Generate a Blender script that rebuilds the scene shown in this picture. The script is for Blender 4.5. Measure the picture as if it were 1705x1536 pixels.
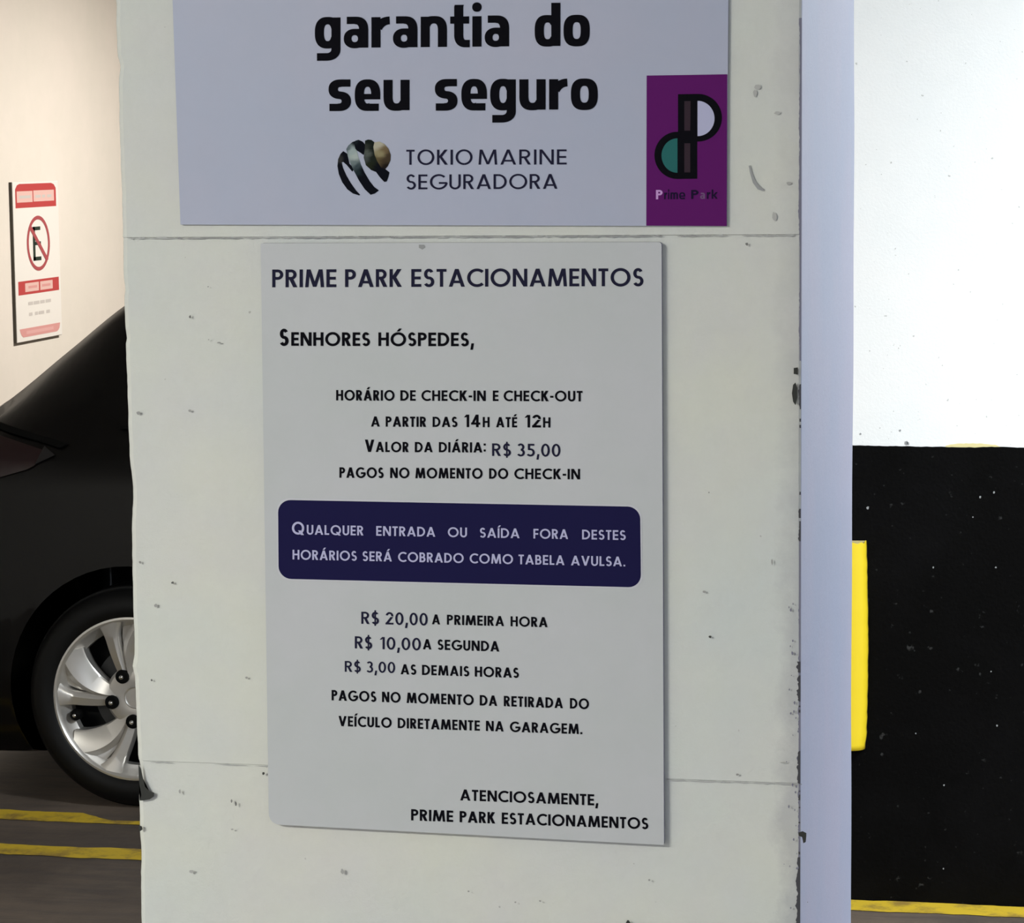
import bpy, bmesh, math, random
from mathutils import Vector, Matrix
PI = math.pi
random.seed(7)
C = bpy.context.scene.collection
for o in list(bpy.data.objects): bpy.data.objects.remove(o)

# ------------------------------------------------------------------ camera, world, lights, exposure
YAW, PITCH, ROLL, FPX = .1945, .114, -.0106, 4480.0
CAM = Vector((0, -1.9, 1.66))
FW = Vector((-math.sin(YAW)*math.cos(PITCH), math.cos(YAW)*math.cos(PITCH), -math.sin(PITCH)))
_R = Vector((math.cos(YAW), math.sin(YAW), 0)); _U = _R.cross(FW)
RT = math.cos(ROLL)*_R + math.sin(ROLL)*_U
UP = -math.sin(ROLL)*_R + math.cos(ROLL)*_U
cd = bpy.data.cameras.new('camera'); cam = bpy.data.objects.new('camera', cd); C.objects.link(cam)
cd.sensor_fit = 'HORIZONTAL'; cd.sensor_width = 36; cd.lens = 36*FPX/1705; cd.clip_start = .05; cd.clip_end = 60
M = Matrix((( RT.x, UP.x, -FW.x), (RT.y, UP.y, -FW.y), (RT.z, UP.z, -FW.z))).to_4x4(); M.translation = CAM
cam.matrix_world = M
bpy.context.scene.camera = cam
sc = bpy.context.scene
sc.view_settings.view_transform = 'Standard'; sc.view_settings.look = 'None'
sc.view_settings.gamma = 1; sc.view_settings.use_curve_mapping = False
sc.view_settings.exposure = 0.0

w = bpy.data.worlds.new('daylight'); sc.world = w; w.use_nodes = True
bgn = w.node_tree.nodes['Background']; bgn.inputs[0].default_value = (.80, .88, 1, 1); bgn.inputs[1].default_value = 1.12

LAMPS = [  # x, y, length, watts, colour, turned
    (-2.3, -2.7, 1.2, 172, (1, .99, .90), 0),
    (-2.0, 8.0, 1.2, 118, (1, .94, .86), 1),
    (1.5, 2.2, 1.2, 200, (.90, .96, 1), 0),
    (2.5, -.5, 1.2, 24, (.84, .93, 1), 1),  # added fill lamp, brightens the pillar's side face
]
def area(loc, sx, sy, watts, col, rz=0):
    l = bpy.data.lights.new('lamp_light', 'AREA'); l.shape = 'RECTANGLE'; l.size = sx; l.size_y = sy
    l.energy = watts; l.color = col
    o = bpy.data.objects.new('lamp_light', l); C.objects.link(o); o.location = loc; o.rotation_euler = (0, 0, rz)
    return o

def hit(x, y, ax, v):
    """the point where the sight line of photo pixel x, y meets the plane (axis ax = v)"""
    d = FW + RT*((x-852.5)/FPX) - UP*((y-768)/FPX)
    return CAM + d*((v-CAM[ax])/d[ax])

# ------------------------------------------------------------------ helpers
def obj(name, bm, m, parent=None, smooth=False, loc=None):
    me = bpy.data.meshes.new(name); bm.normal_update(); bm.to_mesh(me); bm.free()
    for mm in (m if isinstance(m, (list, tuple)) else [m]): me.materials.append(mm)
    if smooth:
        for p in me.polygons: p.use_smooth = True
    o = bpy.data.objects.new(name, me); C.objects.link(o)
    if loc: o.location = loc
    if parent: o.parent = parent
    return o
def thing(name, label, cat, loc=(0, 0, 0), rz=0, group=None):
    o = bpy.data.objects.new(name, None); C.objects.link(o); o.location = loc; o.rotation_euler = (0, 0, rz)
    o.empty_display_size = .1
    o['label'] = label; o['category'] = cat
    if group: o['group'] = group
    return o
def tag(o, label, cat=None, kind=None):
    o['label'] = label
    if cat: o['category'] = cat
    if kind: o['kind'] = kind
    return o
def box(bm, x0, x1, y0, y1, z0, z1, bev=0, mi=0):
    r = bmesh.ops.create_cube(bm, size=1)
    for v in r['verts']:
        v.co = Vector(((x0+x1)/2 + v.co.x*(x1-x0), (y0+y1)/2 + v.co.y*(y1-y0), (z0+z1)/2 + v.co.z*(z1-z0)))
    fs = set(f for v in r['verts'] for f in v.link_faces)
    for f in fs: f.material_index = mi
    if bev:
        es = list(set(e for v in r['verts'] for e in v.link_edges))
        bmesh.ops.bevel(bm, geom=es, offset=bev, segments=3, affect='EDGES', profile=.5)
    return bm
def lathe(bm, prof, n=64, ax='y'):
    """prof: list of (r, h); revolved about the y axis, h along y"""
    rings = []
    for i in range(n):
        a = 2*PI*i/n
        rings.append([bm.verts.new((r*math.cos(a), h, r*math.sin(a))) for r, h in prof])
    for i in range(n):
        A, B = rings[i], rings[(i+1) % n]
        for k in range(len(prof)-1): bm.faces.new((A[k], A[k+1], B[k+1], B[k]))
    return bm
def slab(bm, pts, d, mi=0):
    """closed prism: outline pts pushed by vector d"""
    a = [bm.verts.new(p) for p in pts]; b = [bm.verts.new(Vector(p)+Vector(d)) for p in pts]
    n = len(a); bm.faces.new(a).material_index = mi; bm.faces.new(b[::-1]).material_index = mi
    for i in range(n): bm.faces.new((a[i], b[i], b[(i+1) % n], a[(i+1) % n])).material_index = mi
    bmesh.ops.recalc_face_normals(bm, faces=bm.faces[:])
    return bm

# ------------------------------------------------------------------ materials
def mat(name, col, rough=.6, metal=0, coat=0, spec=.5):
    m = bpy.data.materials.new(name); m.use_nodes = True
    b = m.node_tree.nodes['Principled BSDF']
    b.inputs['Base Color'].default_value = (*col, 1); b.inputs['Roughness'].default_value = rough
    b.inputs['Metallic'].default_value = metal; b.inputs['Coat Weight'].default_value = coat
    b.inputs['Coat Roughness'].default_value = .04
    b.inputs['Specular IOR Level'].default_value = spec
    return m
def N(m, t, **kw):
    n = m.node_tree.nodes.new(t)
    for k, v in kw.items():
        if k in n.inputs: n.inputs[k].default_value = v
        else: setattr(n, k, v)
    return n
def L(m, a, b): m.node_tree.links.new(a, b)
def coords(m): return N(m, 'ShaderNodeTexCoord').outputs['Object']
def noise(m, vec, scale, detail=4, rough=.55, lo=.4, hi=.6):
    n = N(m, 'ShaderNodeTexNoise'); n.inputs['Scale'].default_value = scale; n.inputs['Detail'].default_value = detail
    n.inputs['Roughness'].default_value = rough; L(m, vec, n.inputs['Vector'])
    r = N(m, 'ShaderNodeMapRange'); r.inputs[1].default_value = lo; r.inputs[2].default_value = hi
    L(m, n.outputs['Fac'], r.inputs[0]); return n.outputs['Fac'], r.outputs[0]
def mix(m, fac, a, b, blend='MIX'):
    x = N(m, 'ShaderNodeMix', data_type='RGBA', blend_type=blend)
    if isinstance(fac, (int, float)): x.inputs[0].default_value = fac
    else: L(m, fac, x.inputs[0])
    for i, c in ((6, a), (7, b)):
        if isinstance(c, tuple): x.inputs[i].default_value = (*c, 1)
        else: L(m, c, x.inputs[i])
    return x.outputs[2]
def math_(m, op, a, b=None, c=None):
    x = N(m, 'ShaderNodeMath', operation=op)
    for i, v in enumerate((a, b, c)):
        if v is None: continue
        if isinstance(v, (int, float)): x.inputs[i].default_value = v
        else: L(m, v, x.inputs[i])
    return x.outputs[0]
def bump(m, h, strength, dist):
    b = N(m, 'ShaderNodeBump'); b.inputs['Strength'].default_value = strength; b.inputs['Distance'].default_value = dist
    L(m, h, b.inputs['Height']); L(m, b.outputs[0], m.node_tree.nodes['Principled BSDF'].inputs['Normal'])
def setcol(m, out): L(m, out, m.node_tree.nodes['Principled BSDF'].inputs['Base Color'])

def wall_paint(name, c1, c2, spk=(.3, .3, .3), spk_on=.0, sc=1.0, bmp=.25):
    m = mat(name, c1, .62); v = coords(m)
    _, f1 = noise(m, v, 2.3*sc, 5, .6, .38, .62)
    c = mix(m, f1, c1, c2)
    _, f2 = noise(m, v, 14*sc, 6, .7, .3, .75)
    c = mix(m, math_(m, 'MULTIPLY', f2, .10), c, tuple(x*.72 for x in c1))
    if spk_on:
        _, f3 = noise(m, v, 95, 2, .5, .735, .76)
        c = mix(m, math_(m, 'MULTIPLY', f3, spk_on), c, spk)
    setcol(m, c)
    h, _ = noise(m, v, 160, 6, .65); bump(m, h, bmp, .0015)
    return m

XL, XC, DEP = -.6665, -.1655, .54          # pillar's left and right corner, depth
def pillar_paint():
    m = mat('pillar_paint', (.6, .6, .58), .55); v = coords(m)
    _, f1 = noise(m, v, 3.1, 4, .6, .36, .64)
    c = mix(m, f1, (.55, .59, .585), (.61, .62, .555))
    _, fb = noise(m, v, 7.5, 5, .65, .42, .68)
    c = mix(m, math_(m, 'MULTIPLY', fb, .45), c, (.56, .55, .59))
    _, f2 = noise(m, v, 40, 6, .75, .3, .72)
    c = mix(m, math_(m, 'MULTIPLY', f2, .11), c, (.36, .37, .34))
    # grime creeping in from the right corner and a little from the left one, wider towards the base
    s = N(m, 'ShaderNodeSeparateXYZ'); L(m, v, s.inputs[0])
    dr = math_(m, 'SUBTRACT', XC, s.outputs['X'])
    n3 = N(m, 'ShaderNodeTexNoise'); n3.inputs['Scale'].default_value = 26; n3.inputs['Detail'].default_value = 7; n3.inputs['Roughness'].default_value = .7
    L(m, v, n3.inputs['Vector'])
    low = N(m, 'ShaderNodeMapRange'); L(m, s.outputs['Z'], low.inputs[0])
    low.inputs[1].default_value = 1.62; low.inputs[2].default_value = 1.18; low.inputs[3].default_value = .35; low.inputs[4].default_value = 1
    g = math_(m, 'SUBTRACT', math_(m, 'MULTIPLY', n3.outputs['Fac'], .040), dr)
    g = math_(m, 'MULTIPLY', math_(m, 'MULTIPLY', g, 34), low.outputs[0])
    g = math_(m, 'MAXIMUM', math_(m, 'MINIMUM', g, .42), 0)
    c = mix(m, g, c, (.27, .27, .31))
    _, sp = noise(m, v, 120, 2, .5, .755, .775)
    c = mix(m, math_(m, 'MULTIPLY', sp, .5), c, (.2, .2, .19))
    setcol(m, c)
    h, _ = noise(m, v, 210, 7, .7); bump(m, h, .35, .0012)
    return m
M_pillar = pillar_paint()
M_side = wall_paint('pillar_side_shade', (.268, .298, .412), (.30, .305, .412), sc=2.0)  # the side face's cool, dimmer light is put into its colour
M_chip = mat('bare_chipped_edge', (.05, .05, .06), .9); M_crack = mat('crack_dirt', (.17, .17, .23), .9)
M_scuff = mat('black_scuff', (.02, .022, .02), .8)
M_scuff2 = mat('grey_scuff', (.30, .31, .32), .8)
M_cream = wall_paint('cream_wall_paint', (.80, .75, .67), (.84, .775, .70))
M_white = wall_paint('white_wall_paint', (.86, .88, .88), (.90, .90, .89), (.35, .35, .33), .6)
M_ceil = wall_paint('ceiling_paint', (.62, .62, .60), (.68, .67, .65))

def dado_mat():
    m = mat('black_wall_paint', (.005, .005, .005), .6, spec=.06); v = coords(m)
    _, f1 = noise(m, v, 3, 6, .7, .45, .8)
    c = mix(m, math_(m, 'MULTIPLY', f1, .7), (.0012, .0012, .0012), (.0045, .0045, .005))
    _, f3 = noise(m, v, 62, 2, .5, .70, .80)
    c = mix(m, math_(m, 'MULTIPLY', f3, .22), c, (.16, .16, .16))
    setcol(m, c); h, _ = noise(m, v, 130, 4, .6); bump(m, h, .4, .002); return m
M_dado = dado_mat(); M_dado.node_tree.nodes['Principled BSDF'].inputs['Roughness'].default_value = .6
def floor_mat():
    m = mat('stained_concrete', (.08, .065, .055), .55, spec=.3); v = coords(m)
    _, f1 = noise(m, v, 1.8, 7, .65, .36, .66)
    c = mix(m, f1, (.072, .057, .048), (.16, .125, .098))
    mp = N(m, 'ShaderNodeMapping'); mp.inputs['Scale'].default_value = (1.2, 9, 1); L(m, v, mp.inputs[0])
    _, f2 = noise(m, mp.outputs[0], 3, 5, .6, .45, .7)
    c = mix(m, math_(m, 'MULTIPLY', f2, .55), c, (.055, .05, .052))
    setcol(m, c); h, _ = noise(m, v, 40, 6, .7); bump(m, h, .5, .003); return m
M_floor = floor_mat()
def yellow_paint(worn):
    m = mat('yellow_line_paint', (.5, .36, .04), .55, spec=.3); v = coords(m)
    _, f = noise(m, v, 9, 7, .7, .47, .62)
    c = mix(m, math_(m, 'MULTIPLY', f, worn), (.66, .46, .035), (.20, .125, .05))
    setcol(m, c); return m
M_line = yellow_paint(.75)
M_yel = mat('yellow_foam', (.78, .58, .012), .6)
M_grain = mat('torn_foam_core', (.55, .45, .2), .9)
M_poster = wall_paint('lavender_poster_vinyl', (.36, .395, .52), (.385, .40, .515), sc=2.2, bmp=.02)
M_notice = wall_paint('grey_notice_sheet', (.455, .48, .495), (.475, .49, .52), sc=3.5, bmp=.02)
for mm in (M_poster, M_notice): mm.node_tree.nodes['Principled BSDF'].inputs['Roughness'].default_value = .42
M_edge = mat('sheet_edge', (.18, .18, .26), .6)
M_black = mat('black_ink', (.0025, .0025, .005), .75, spec=.06)
M_ink2 = mat('navy_black_ink', (.014, .014, .035), .75, spec=.06)
M_navy = mat('navy_ink', (.0105, .0095, .052), .75, spec=.06)
M_pale = mat('pale_lavender_ink', (.42, .42, .63), .5, spec=.2)
M_purple = mat('purple_ink', (.102, .010, .122), .75, spec=.06)
M_green = mat('teal_ink', (.022, .125, .125), .75, spec=.06)
M_grey = mat('dark_taupe_ink', (.035, .022, .032), .75, spec=.06)
M_white_ink = mat('white_ink', (.42, .43, .62), .5, spec=.2)
M_pinkp = mat('pink_ink', (.50, .28, .60), .5, spec=.2)
M_pdark = mat('dark_purple_ink', (.012, .006, .03), .75, spec=.06)
M_red = mat('red_ink', (.52, .055, .055), .5)
M_pink = mat('pink_faded_ink', (.72, .34, .32), .5)
M_pink2 = mat('pale_pink_ink', (.80, .52, .47), .5)
M_signw = mat('white_sign_plastic', (.88, .85, .80), .4)
M_signedge = mat('dark_sign_edge', (.07, .06, .045), .7)
M_faint = mat('faint_grey_ink', (.62, .58, .55), .5)
M_faint2 = mat('faint_mauve_ink', (.50, .28, .26), .5)
M_Egreen = mat('dark_green_ink', (.012, .03, .02), .5)
M_ring = mat('dull_red_ink', (.42, .075, .085), .5)
M_car = mat('black_car_paint', (.0014, .0013, .0014), .30, coat=.30, spec=.15)
M_glass = mat('dark_tinted_glass', (.002, .002, .002), .06, spec=.35)
M_lamp = mat('dark_red_lens', (.010, .0012, .0025), .35, coat=.15)
M_lampc = mat('clear_lens', (.012, .011, .012), .2, coat=.3)
M_rubber = mat('tyre_rubber', (.0035, .0035, .0037), .55, spec=.2)
M_trim = mat('black_plastic', (.002, .002, .002), .7, spec=.1)
M_alloy = mat('silver_alloy', (.62, .60, .57), .30, metal=.72)
M_barrel = mat('dark_wheel_barrel', (.012, .012, .012), .6)
M_disc = mat('brake_disc_steel', (.05, .05, .05), .5, metal=.6)
M_nut = mat('bright_nut_steel', (.55, .54, .52), .2, metal=1)
M_chrome = mat('chrome', (.5, .5, .5), .15, metal=1)
def emis(name, col, s):
    m = mat(name, (.8, .8, .8), .4); b = m.node_tree.nodes['Principled BSDF']
    b.inputs['Emission Color'].default_value = (*col, 1); b.inputs['Emission Strength'].default_value = s; return m

# ------------------------------------------------------------------ the setting
ZC = 2.75; WALLX = -3.8; WY = 3.982; DADO = 1.018; WEND = -1.25; XR = 4.2; YB = 12.0; YF = -6.0
bm = bmesh.new(); box(bm, WALLX-.3, XR+.3, YF, YB+.2, -.2, 0)
floor = tag(obj('floor', bm, M_floor), 'stained brown-grey concrete garage floor', kind='structure')
bm = bmesh.new(); box(bm, WALLX-.3, XR+.3, YF, YB+.2, ZC, ZC+.2)
tag(obj('ceiling', bm, M_ceil), 'plain painted concrete ceiling of the garage', kind='structure')
bm = bmesh.new(); box(bm, WALLX-.2, WALLX, YF, YB, 0, ZC)
tag(obj('wall_left', bm, M_cream), 'cream painted wall beyond the car with the red sign', kind='structure')
bm = bmesh.new(); box(bm, WALLX, XR, YB, YB+.2, 0, ZC)
tag(obj('wall_far', bm, M_cream), 'far end wall behind the parked car', kind='structure')
bm = bmesh.new(); box(bm, XR, XR+.2, YF, YB, 0, ZC)
tag(obj('wall_right', bm, M_white), 'side wall at the right of the garage', kind='structure')
bm = bmesh.new(); box(bm, WEND, XR, WY, WY+.15, 0, ZC)
wall_back = tag(obj('wall_back', bm, M_white), 'white wall right of the pillar with a black painted lower half', kind='structure')
# black dado with an uneven brushed top edge; a stretch of older yellow paint peeps out above it
bm = bmesh.new(); n = 900
f0 = []; rnd = random.Random(3); j = 0
for i in range(n+1):
    x = WEND + (XR-WEND)*i/n; j = .8*j + rnd.uniform(-.0006, .0006)
    f0.append((x, DADO + j + .0012*math.sin(x*9)))
vt = [bm.verts.new((x, WY-.003, z)) for x, z in f0]; vb = [bm.verts.new((x, WY-.003, 0)) for x, z in f0]
vk = [bm.verts.new((x, WY, z)) for x, z in f0]
for i in range(n):
    bm.faces.new((vb[i], vb[i+1], vt[i+1], vt[i])); bm.faces.new((vt[i], vt[i+1], vk[i+1], vk[i]))
obj('painted_dado', bm, M_dado, wall_back)['label'] = 'black paint on the lower metre of the wall'
bm = bmesh.new(); pts = []
x0 = hit(1575, 741, 1, WY).x; x1 = hit(1665, 742, 1, WY).x
for i in range(25): t = i/24; pts.append(Vector((x0+(x1-x0)*t, WY-.002, DADO+.001+.0062*math.sin(PI*t)**.5 + rnd.uniform(-.0006, .0006))))
slab(bm, [Vector((x0, WY-.002, DADO-.004))]+pts+[Vector((x1, WY-.002, DADO-.004))], (0, .0015, 0))
obj('old_paint_strip', bm, mat('pale_yellow_paint', (.75, .66, .33), .6), wall_back)['label'] = 'pale yellow paint peeping out above the black'
for px, py, r in ((1509, 737, 3.2), (1499, 716, 1.6), (1512, 738, 2.4), (1433, 722, 1.5)):
    p = hit(px, py, 1, WY); bm = bmesh.new(); rr = r/FPX*6.0
    slab(bm, [Vector((p.x+rr*math.cos(a)*rnd.uniform(.6, 1.2), WY-.0012, p.z+rr*1.1*math.sin(a)*rnd.uniform(.7, 1.2))) for a in [k*PI/5 for k in range(10)]], (0, .001, 0))
    obj('paint_fleck', bm, M_scuff2, wall_back)
for px, py, r in ((1445, 845, 2.6), (1632, 827, 1.8), (1655, 819, 1.8), (1554, 944, 1.5), (1620, 860, 1.2), (1658, 944, 1.5), (1572, 1306, 1.5), (1660, 1207, 1.6), (1525, 1220, 1.2), (1650, 1117, 1.2), (1571, 1445, 1.4)):
    p = hit(px, py, 1, WY); bm = bmesh.new(); rr = r/FPX*6.0
    slab(bm, [Vector((p.x+rr*math.cos(a)*rnd.uniform(.6, 1.2), WY-.0042, p.z+rr*math.sin(a)*rnd.uniform(.7, 1.2))) for a in [k*PI/4 for k in range(8)]], (0, .001, 0))
    obj('paint_fleck', bm, M_scuff2, wall_back)

def floor_line(x0, x1, y0, y1, seed, gap=None):
    r = random.Random(seed); bm = bmesh.new(); n = int((x1-x0)/.02); a = []; b = []
    ja = jb = 0
    for i in range(n+1):
        x = x0+(x1-x0)*i/n; ja = .7*ja+r.uniform(-.0035, .0035); jb = .7*jb+r.uniform(-.0035, .0035)
        nar = 0
        if gap: nar = .040*max(0, min(1, (x-gap[0])/.09, (gap[1]-x)/.05))
        a.append(bm.verts.new((x, y0+ja, .0015))); b.append(bm.verts.new((x, y1+jb-nar*1.6, .0015)))
    for i in range(n):
        bm.faces.new((a[i], a[i+1], b[i+1], b[i]))
    return obj('painted_line', bm, M_line, floor)
floor_line(WALLX+.02, 2.6, 4.385, 4.478, 1, (-2.38, -2.05))
floor_line(WALLX+.02, WEND-.02, 4.058, 4.152, 2)
floor_line(WEND, XR-.01, 3.893, WY-.004, 3)

# ------------------------------------------------------------------ ceiling lamps (out of the frame, they light the place; the last is an added fill)
lamp_lab = ['long neutral white ceiling lamp in the aisle before the pillar', 'long warm ceiling lamp above the parked car bay',
            'long cool white ceiling lamp in front of the white wall',
            'long cool fill lamp added at the right to light the side of the pillar']
for (x, y, ln, wt, col, turned), lb in zip(LAMPS, lamp_lab):
    t = thing('ceiling_or_fill_lamp', lb, 'lamp', (x, y, ZC), PI/2 if turned else 0)
    bm = bmesh.new(); box(bm, -ln/2-.03, ln/2+.03, -.09, .09, -.05, 0, .008); obj('housing', bm, M_signw, t)
    bm = bmesh.new(); box(bm, -ln/2, ln/2, -.075, .075, -.062, -.051, .004); obj('diffuser', bm, emis('lamp_diffuser', col, 6), t)
    area((x, y, ZC-.07), ln, .15, wt, col, PI/2 if turned else 0)

# ------------------------------------------------------------------ the pillar
pillar = thing('concrete_pillar', 'square painted concrete pillar in the foreground with two notices on it', 'pillar', (0, 0, 0))
S1 = hit(700, 393, 1, 0).z; S2 = hit(1220, 1300, 1, 0).z
rl, rr_ = random.Random(11), random.Random(12)
bm = bmesh.new(); rows = []; nz = 690; jl = jr = jb = 0
def chipL(z):        # knocks in the left edge
    return sum(d*math.exp(-((z-hit(210, py, 1, 0).z)/s)**2) for py, d, s in ((820, .0022, .02), (1290, .0028, .008), (1110, -.0016, .005), (480, .001, .004), (560, .0012, .003), (1420, .001, .01), (110, .002, .006)))
zr_ = sorted([ZC*k/nz for k in range(nz+1)] + [S1-.0002, S1+.0002, S2-.0002, S2+.0002])
for z in zr_:
    jl = .90*jl + rl.uniform(-.00022, .00022); jr = .7*jr + rr_.uniform(-.0003, .0003); jb = .0004*math.sin(z*9)+.0002*math.sin(z*31)
    yf = 0.0
    if z > S1: yf = -.0012
    elif z < S2: yf = .0008
    e = .0045
    xl = XL + jl + chipL(z); xr = XC + jr*.5; xb = XC + jb
    ring = [(xl, yf+e, z), (xl+e*.3, yf+e*.35, z), (xl+e, yf, z)] + [(XL+.04+(XC-XL-.08)*i/10, yf, z) for i in range(11)] + \
           [(xr-.0015, yf, z), (xr, yf+.0012, z), (XC-.0012, .003, z), (XC, .006, z), (XC, DEP*.5, z), (XC+.0003+jb, DEP-.006, z), (XC-.003+jb, DEP, z),
            (XL+.01, DEP, z), (xl, DEP-.01, z)]
    rows.append([bm.verts.new(p) for p in ring])
m_ = len(rows[0])
for k in range(len(rows)-1):
    for i in range(m_):
        f = bm.faces.new((rows[k][i], rows[k][(i+1) % m_], rows[k+1][(i+1) % m_], rows[k+1][i]))
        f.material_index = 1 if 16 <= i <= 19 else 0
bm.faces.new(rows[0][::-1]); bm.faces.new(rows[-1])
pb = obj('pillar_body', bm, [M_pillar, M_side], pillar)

# ragged dark crack where the front plaster meets the side: one line whose width keeps changing
def crack(z0, z1, base, wmax, bias, seed, step, m, y, clump=1.0):
    r = random.Random(seed); bm = bmesh.new(); n = int((z1-z0)/step); slow = fast = 0; prev = None
    for i in range(n+1):
        z = z0+(z1-z0)*i/n; slow = .965*slow + r.uniform(-.26, .26)*clump; fast = .6*fast+r.uniform(-.5, .5)
        wd = base + wmax*max(0, slow+fast*.55+bias)
        wd = min(wd, wmax*1.8+base)
        if wd < .00025: prev = None; continue
        cur = (bm.verts.new((XC-.0003-wd, y, z)), bm.verts.new((XC+.0003, y+.0002, z)))
        if prev: bm.faces.new((prev[0], prev[1], cur[1], cur[0]))
        prev = cur
    return obj('chipped_edge', bm, m, pillar)
zz = lambda py: hit(1332, py, 1, 0).z
crack(zz(600), zz(30), .0005, .0007, .0, 4, .0011, M_crack, -.0022)
crack(zz(900), zz(600), 0, .0014, .25, 5, .0011, M_chip, -.0022)
crack(.95, zz(880), .0006, .0013, .15, 6, .0010, M_crack, -.0020)
crack(.95, zz(1100), 0, .0022, -.2, 8, .0010, M_chip, -.0024)
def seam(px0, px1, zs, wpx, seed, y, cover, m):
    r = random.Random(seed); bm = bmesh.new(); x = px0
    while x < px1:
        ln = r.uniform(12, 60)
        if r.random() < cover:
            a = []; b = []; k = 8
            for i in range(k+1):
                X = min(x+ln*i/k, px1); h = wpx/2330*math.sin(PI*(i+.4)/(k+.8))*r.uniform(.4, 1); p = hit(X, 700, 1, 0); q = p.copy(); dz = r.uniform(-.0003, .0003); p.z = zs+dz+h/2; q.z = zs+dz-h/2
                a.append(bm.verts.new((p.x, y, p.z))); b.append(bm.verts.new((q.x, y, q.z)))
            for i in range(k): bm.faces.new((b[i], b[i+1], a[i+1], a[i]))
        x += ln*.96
    return obj('seam_shade_line', bm, m, pillar)
M_seam = mat('seam_shade', (.30, .305, .31), .9); M_seam2 = mat('soft_seam_shade', (.40, .41, .41), .9)  # dark ribbons that paint the shade under the plaster steps
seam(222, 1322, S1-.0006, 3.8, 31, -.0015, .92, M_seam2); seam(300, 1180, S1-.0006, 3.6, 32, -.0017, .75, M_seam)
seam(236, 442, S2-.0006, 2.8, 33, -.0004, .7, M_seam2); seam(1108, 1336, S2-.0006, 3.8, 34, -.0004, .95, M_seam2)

def blob(name, pts, m, y=-.0022):
    bm = bmesh.new(); vs = [bm.verts.new((p.x, y, p.z)) for p in (hit(a, b, 1, 0) for a, b in pts)]
    f = bm.faces.new(vs); bmesh.ops.triangulate(bm, faces=[f]); 
    return obj(name, bm, m, pillar)
blob('scuff_mark', [(232, 1270), (236, 1278), (240, 1295), (243, 1308), (250, 1315), (258, 1318), (258, 1324), (251, 1329), (240, 1331), (234, 1331), (237, 1322), (233, 1300)], M_scuff)['label'] = 'black gouge in the left edge'
blob('scuff_mark', [(233, 1372), (238, 1374), (239, 1379), (235, 1382), (232, 1378)], M_scuff)
blob('scuff_mark', [(1321, 640), (1325, 636), (1328, 645), (1328, 662), (1325, 674), (1321, 668), (1319, 654)], M_scuff)
blob('scuff_mark', [(1322, 612), (1329, 611), (1329, 623), (1322, 622)], M_scuff)
blob('scuff_mark', [(1330, 1384), (1337, 1382), (1343, 1385), (1343, 1391), (1342, 1400), (1338, 1402), (1336, 1392), (1330, 1389)], M_scuff)
blob('scuff_mark', [(1042, 1536), (1045, 1530), (1048, 1530), (1051, 1536), (1053, 1545), (1040, 1545)], M_scuff)
blob('scuff_mark', [(1247, 276), (1250, 275), (1253, 288), (1259, 302), (1267, 311), (1273, 315), (1271, 318), (1262, 315), (1254, 304), (1250, 290)], M_scuff2)
rs = random.Random(21)
for k in range(34):
    py = rs.uniform(1000, 1530); px = 1330+(py-900)*.008-abs(rs.gauss(0, 9))-2; q = rs.uniform(.8, 2.2)
    blob('scuff_mark', [(px+q*math.cos(2*PI*i/6)*rs.uniform(.5, 1), py+q*1.5*math.sin(2*PI*i/6)*rs.uniform(.5, 1.3)) for i in range(6)], M_crack, -.0018)
for px, py, r, h, dark in ((1244, 406, 3, 3.5, .7), (318, 527, 2.2, 3, .7), (289, 969, 2.6, 2.6, .8), (1183, 1059, 3.5, 2.2, 1), (440, 1286, 2.6, 3, 1), (387, 1332, 1.6, 3, .6), (394, 1337, 1.6, 4, .8),
        (571, 1449, 3.6, 5, .3), (301, 1316, 2, 4, .3), (317, 683, 3, 2.5, .3), (232, 687, 3.5, 4, .4), (254, 1131, 1.6, 2, .8), (412, 1127, 2.5, 2.5, .35), (1286, 934, 1.6, 6, .4), (1173, 984, 3, 2.2, .35), (781, 1482, 1.8, 1.6, .5),
        (859, 1500, 1.8, 1.6, .4), (900, 1498, 2.2, 1.6, .4), (1082, 1463, 2.2, 2, .4), (765, 1280, .1, .1, .1), (1181, 819, 1.2, 1.5, .5), (349, 565, 1.2, 1.5, .2), (235, 935, 2.2, 2.5, .5), (261, 1007, 3.2, 3.2, .35),
        (1305, 1268, 6, 1, .35), (1228, 1288, 3, 2, .5), (366, 570, 4, 1.4, .45), (310, 428, .8, .8, .2), (348, 477, 1.8, 1.2, .4), (388, 1379, 3, 1.5, .25), (320, 1449, 4, 3.5, .2), (1345, 1500, 1, 1, .1), (1262, 145, 7, 4, .13), (1258, 155, 4, 7, .13), (1295, 188, 8, 3, .12), (1290, 360, 4, 9, .14), (1314, 305, 5, 3, .3)):
    k = 9; pts = [(px+r*math.cos(2*PI*i/k)*rs.uniform(.6, 1.1), py+h*math.sin(2*PI*i/k)*rs.uniform(.6, 1.1)) for i in range(k)]
    g = .46*(1-dark)+.035*dark
    blob('scuff_mark', pts, mat('smudge', (g, g*1.01, g*1.0), .8))

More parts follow.
